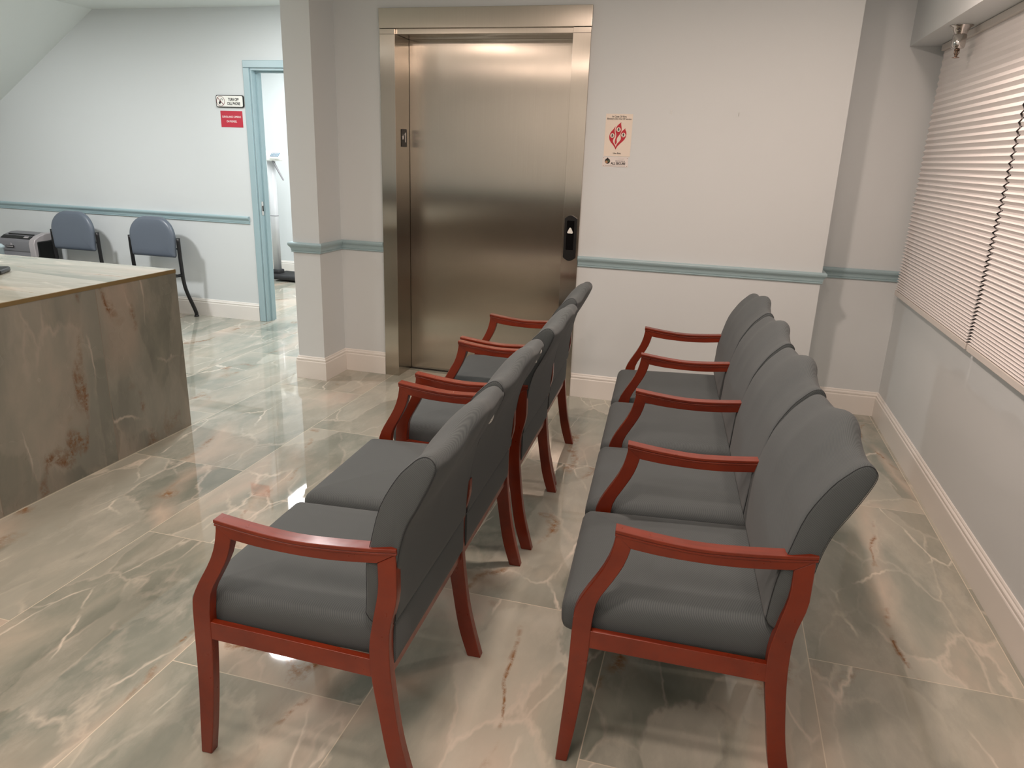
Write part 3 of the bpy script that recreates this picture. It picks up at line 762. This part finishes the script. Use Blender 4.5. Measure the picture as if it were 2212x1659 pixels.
# ------------------------------------------------------------------ shredder and the tub beside it
sh = tag(empty('paper_shredder', (-6.15, 5.40, 0)), 'grey and silver paper shredder with black side, at the left edge', 'shredder')
bm = bmesh.new(); cushion(bm, -.21, .20, -.115, .11, [(.01, .02), (0, .03), (0, .52)], .03); link_mesh('bin', bm, M_SHRED, sh, True)
bm = bmesh.new()
prism(bm, [(-.12, .50), (-.125, .585), (-.110, .612), (-.06, .640), (.02, .662), (.09, .662), (.112, .645), (.115, .50)], -.215, .165, 'x')
bevel(link_mesh('head', bm, M_SHRED, sh), .008, 3)
bm = bmesh.new()
prism(bm, [(-.124, .46), (-.129, .58), (-.112, .617), (-.06, .644), (.02, .666), (.09, .666), (.115, .648), (.115, .60), (.06, .60), (-.02, .585), (-.065, .56), (-.085, .50), (-.09, .46)], .140, .205, 'x')
bevel(link_mesh('side_hoop', bm, M_SILVER, sh), .008, 3)
boxo('side_panel', .16, .212, -.095, .112, .04, .60, M_BLACK, sh, .012, 3)
M = Matrix.Rotation(radians(24), 4, 'X')
bm = bmesh.new(); box(bm, -.16, .13, -.006, .006, -.002, .004, Matrix.Translation((0, -.045, .649)) @ M); link_mesh('paper_slot', bm, M_BLACK, sh)
bm = bmesh.new(); box(bm, -.19, .14, -.022, .022, -.002, .003, Matrix.Translation((0, -.088, .628)) @ Matrix.Rotation(radians(28), 4, 'X')); link_mesh('control_strip', bm, M_BLACK, sh)
bm = bmesh.new(); box(bm, .06, .11, -.012, .012, .002, .005, Matrix.Translation((0, -.088, .628)) @ Matrix.Rotation(radians(28), 4, 'X')); link_mesh('control_keys', bm, M_SILVER, sh)
bg = boxo('badge', -.125, -.03, -.1305, -.124, .535, .556, M_BLACK, sh, .003)
bm = bmesh.new(); box(bm, -.118, -.037, -.132, -.1305, .541, .550); prism(bm, [(-.075, .557), (-.05, .557), (-.062, .578), (-.068, .571)], -.1265, -.1245, 'y'); link_mesh('badge_mark', bm, M_SILVER, bg)
bm = bmesh.new(); cushion(bm, -.13, .13, -.11, .11, [(.03, 0), (.004, .30), (0, .545), (-.006, .55), (-.006, .565), (.01, .585), (.05, .592)], .03)
o = link_mesh('storage_tub', bm, mat('pale_blue_plastic', sr(186, 204, 210), .35), None, True); o.location = (-6.36, 5.07, 0)
o.location = (-6.28, 5.05, 0)
tag(o, 'pale blue plastic tub in front of the paper shredder at the photo edge', 'tub')

# ------------------------------------------------------------------ medical scale in the exam room
sc = tag(empty('medical_scale', (-4.82, 7.60, 0)), 'tall white and grey column scale with black platform, seen through the doorway', 'scale')
bm = bmesh.new(); cushion(bm, -.17, .23, -.17, .20, [(.008, .02), (0, .026), (0, .060), (.01, .068), (.05, .070)], .02); link_mesh('platform', bm, M_RUBBER, sc, True)
bm = bmesh.new()
for x in (-.15, .20):
    for y in (-.14, .17): lathe(bm, [(.014, 0), (.014, .022)], x, y, 12)
link_mesh('feet', bm, M_RUBBER, sc)
bm = bmesh.new(); cushion(bm, -.20, -.09, -.06, .06, [(.004, .06), (0, .066), (0, .105), (.008, .113)], .015); link_mesh('column_base', bm, M_RUBBER, sc, True)
bm = bmesh.new(); prism(bm, rrect(-.185, -.105, -.035, .035, .02, 4), .10, 1.34, 'z'); link_mesh('column', bm, M_SCALE, sc, True)
bm = bmesh.new(); prism(bm, rrect(-.187, -.103, -.037, .037, .02, 4), .73, .737, 'z'); link_mesh('joint_band', bm, M_SHRED, sc)
bm = bmesh.new(); prism(bm, [(-.07, 1.345), (-.075, 1.40), (-.03, 1.45), (.06, 1.45), (.07, 1.345)], -.23, -.035, 'x'); bevel(link_mesh('head', bm, M_WHITE, sc), .01, 3)
bm = bmesh.new(); prism(bm, [(-.100, 1.365), (-.104, 1.385), (-.045, 1.437), (-.02, 1.437), (-.02, 1.365)], -.10, .02, 'x'); bevel(link_mesh('keypad_housing', bm, M_WHITE, sc), .006, 2)
bm = bmesh.new(); box(bm, -.092, .012, -.030, .030, 0, .003, Matrix.Translation((0, -.0755, 1.4115)) @ Matrix.Rotation(radians(41), 4, 'X')); kp = link_mesh('keypad', bm, M_PANEL, sc)
bm = bmesh.new()
for i in range(5):
    for j in range(2): box(bm, -.080+i*.018, -.070+i*.018, -.016+j*.022, -.007+j*.022, .003, .0045, Matrix.Translation((0, -.0755, 1.4115)) @ Matrix.Rotation(radians(41), 4, 'X'))
tag(link_mesh('keys', bm, M_WHITE, kp), kind='stuff')
bm = bmesh.new(); tube(bm, [(-.10, -.045, 1.345), (-.07, -.06, 1.32), (.05, -.08, 1.14)], [.010, .013, .009], 10); link_mesh('height_arm', bm, M_SHRED, sc)

# ceiling panel that mirrors in the floor through the doorway
cp = tag(empty('ceiling_light_panel', (-4.43, 7.02, CZ)), 'white ceiling light panel in the exam room, mirrored in the polished floor', 'ceiling light')
boxo('frame', -.17, .17, -.32, .32, -.02, 0, M_BASE, cp, .002)
boxo('diffuser', -.155, .155, -.305, .305, -.024, -.018, emit('lamp_diffuser', (1, 1, 1, 1), 30), cp)
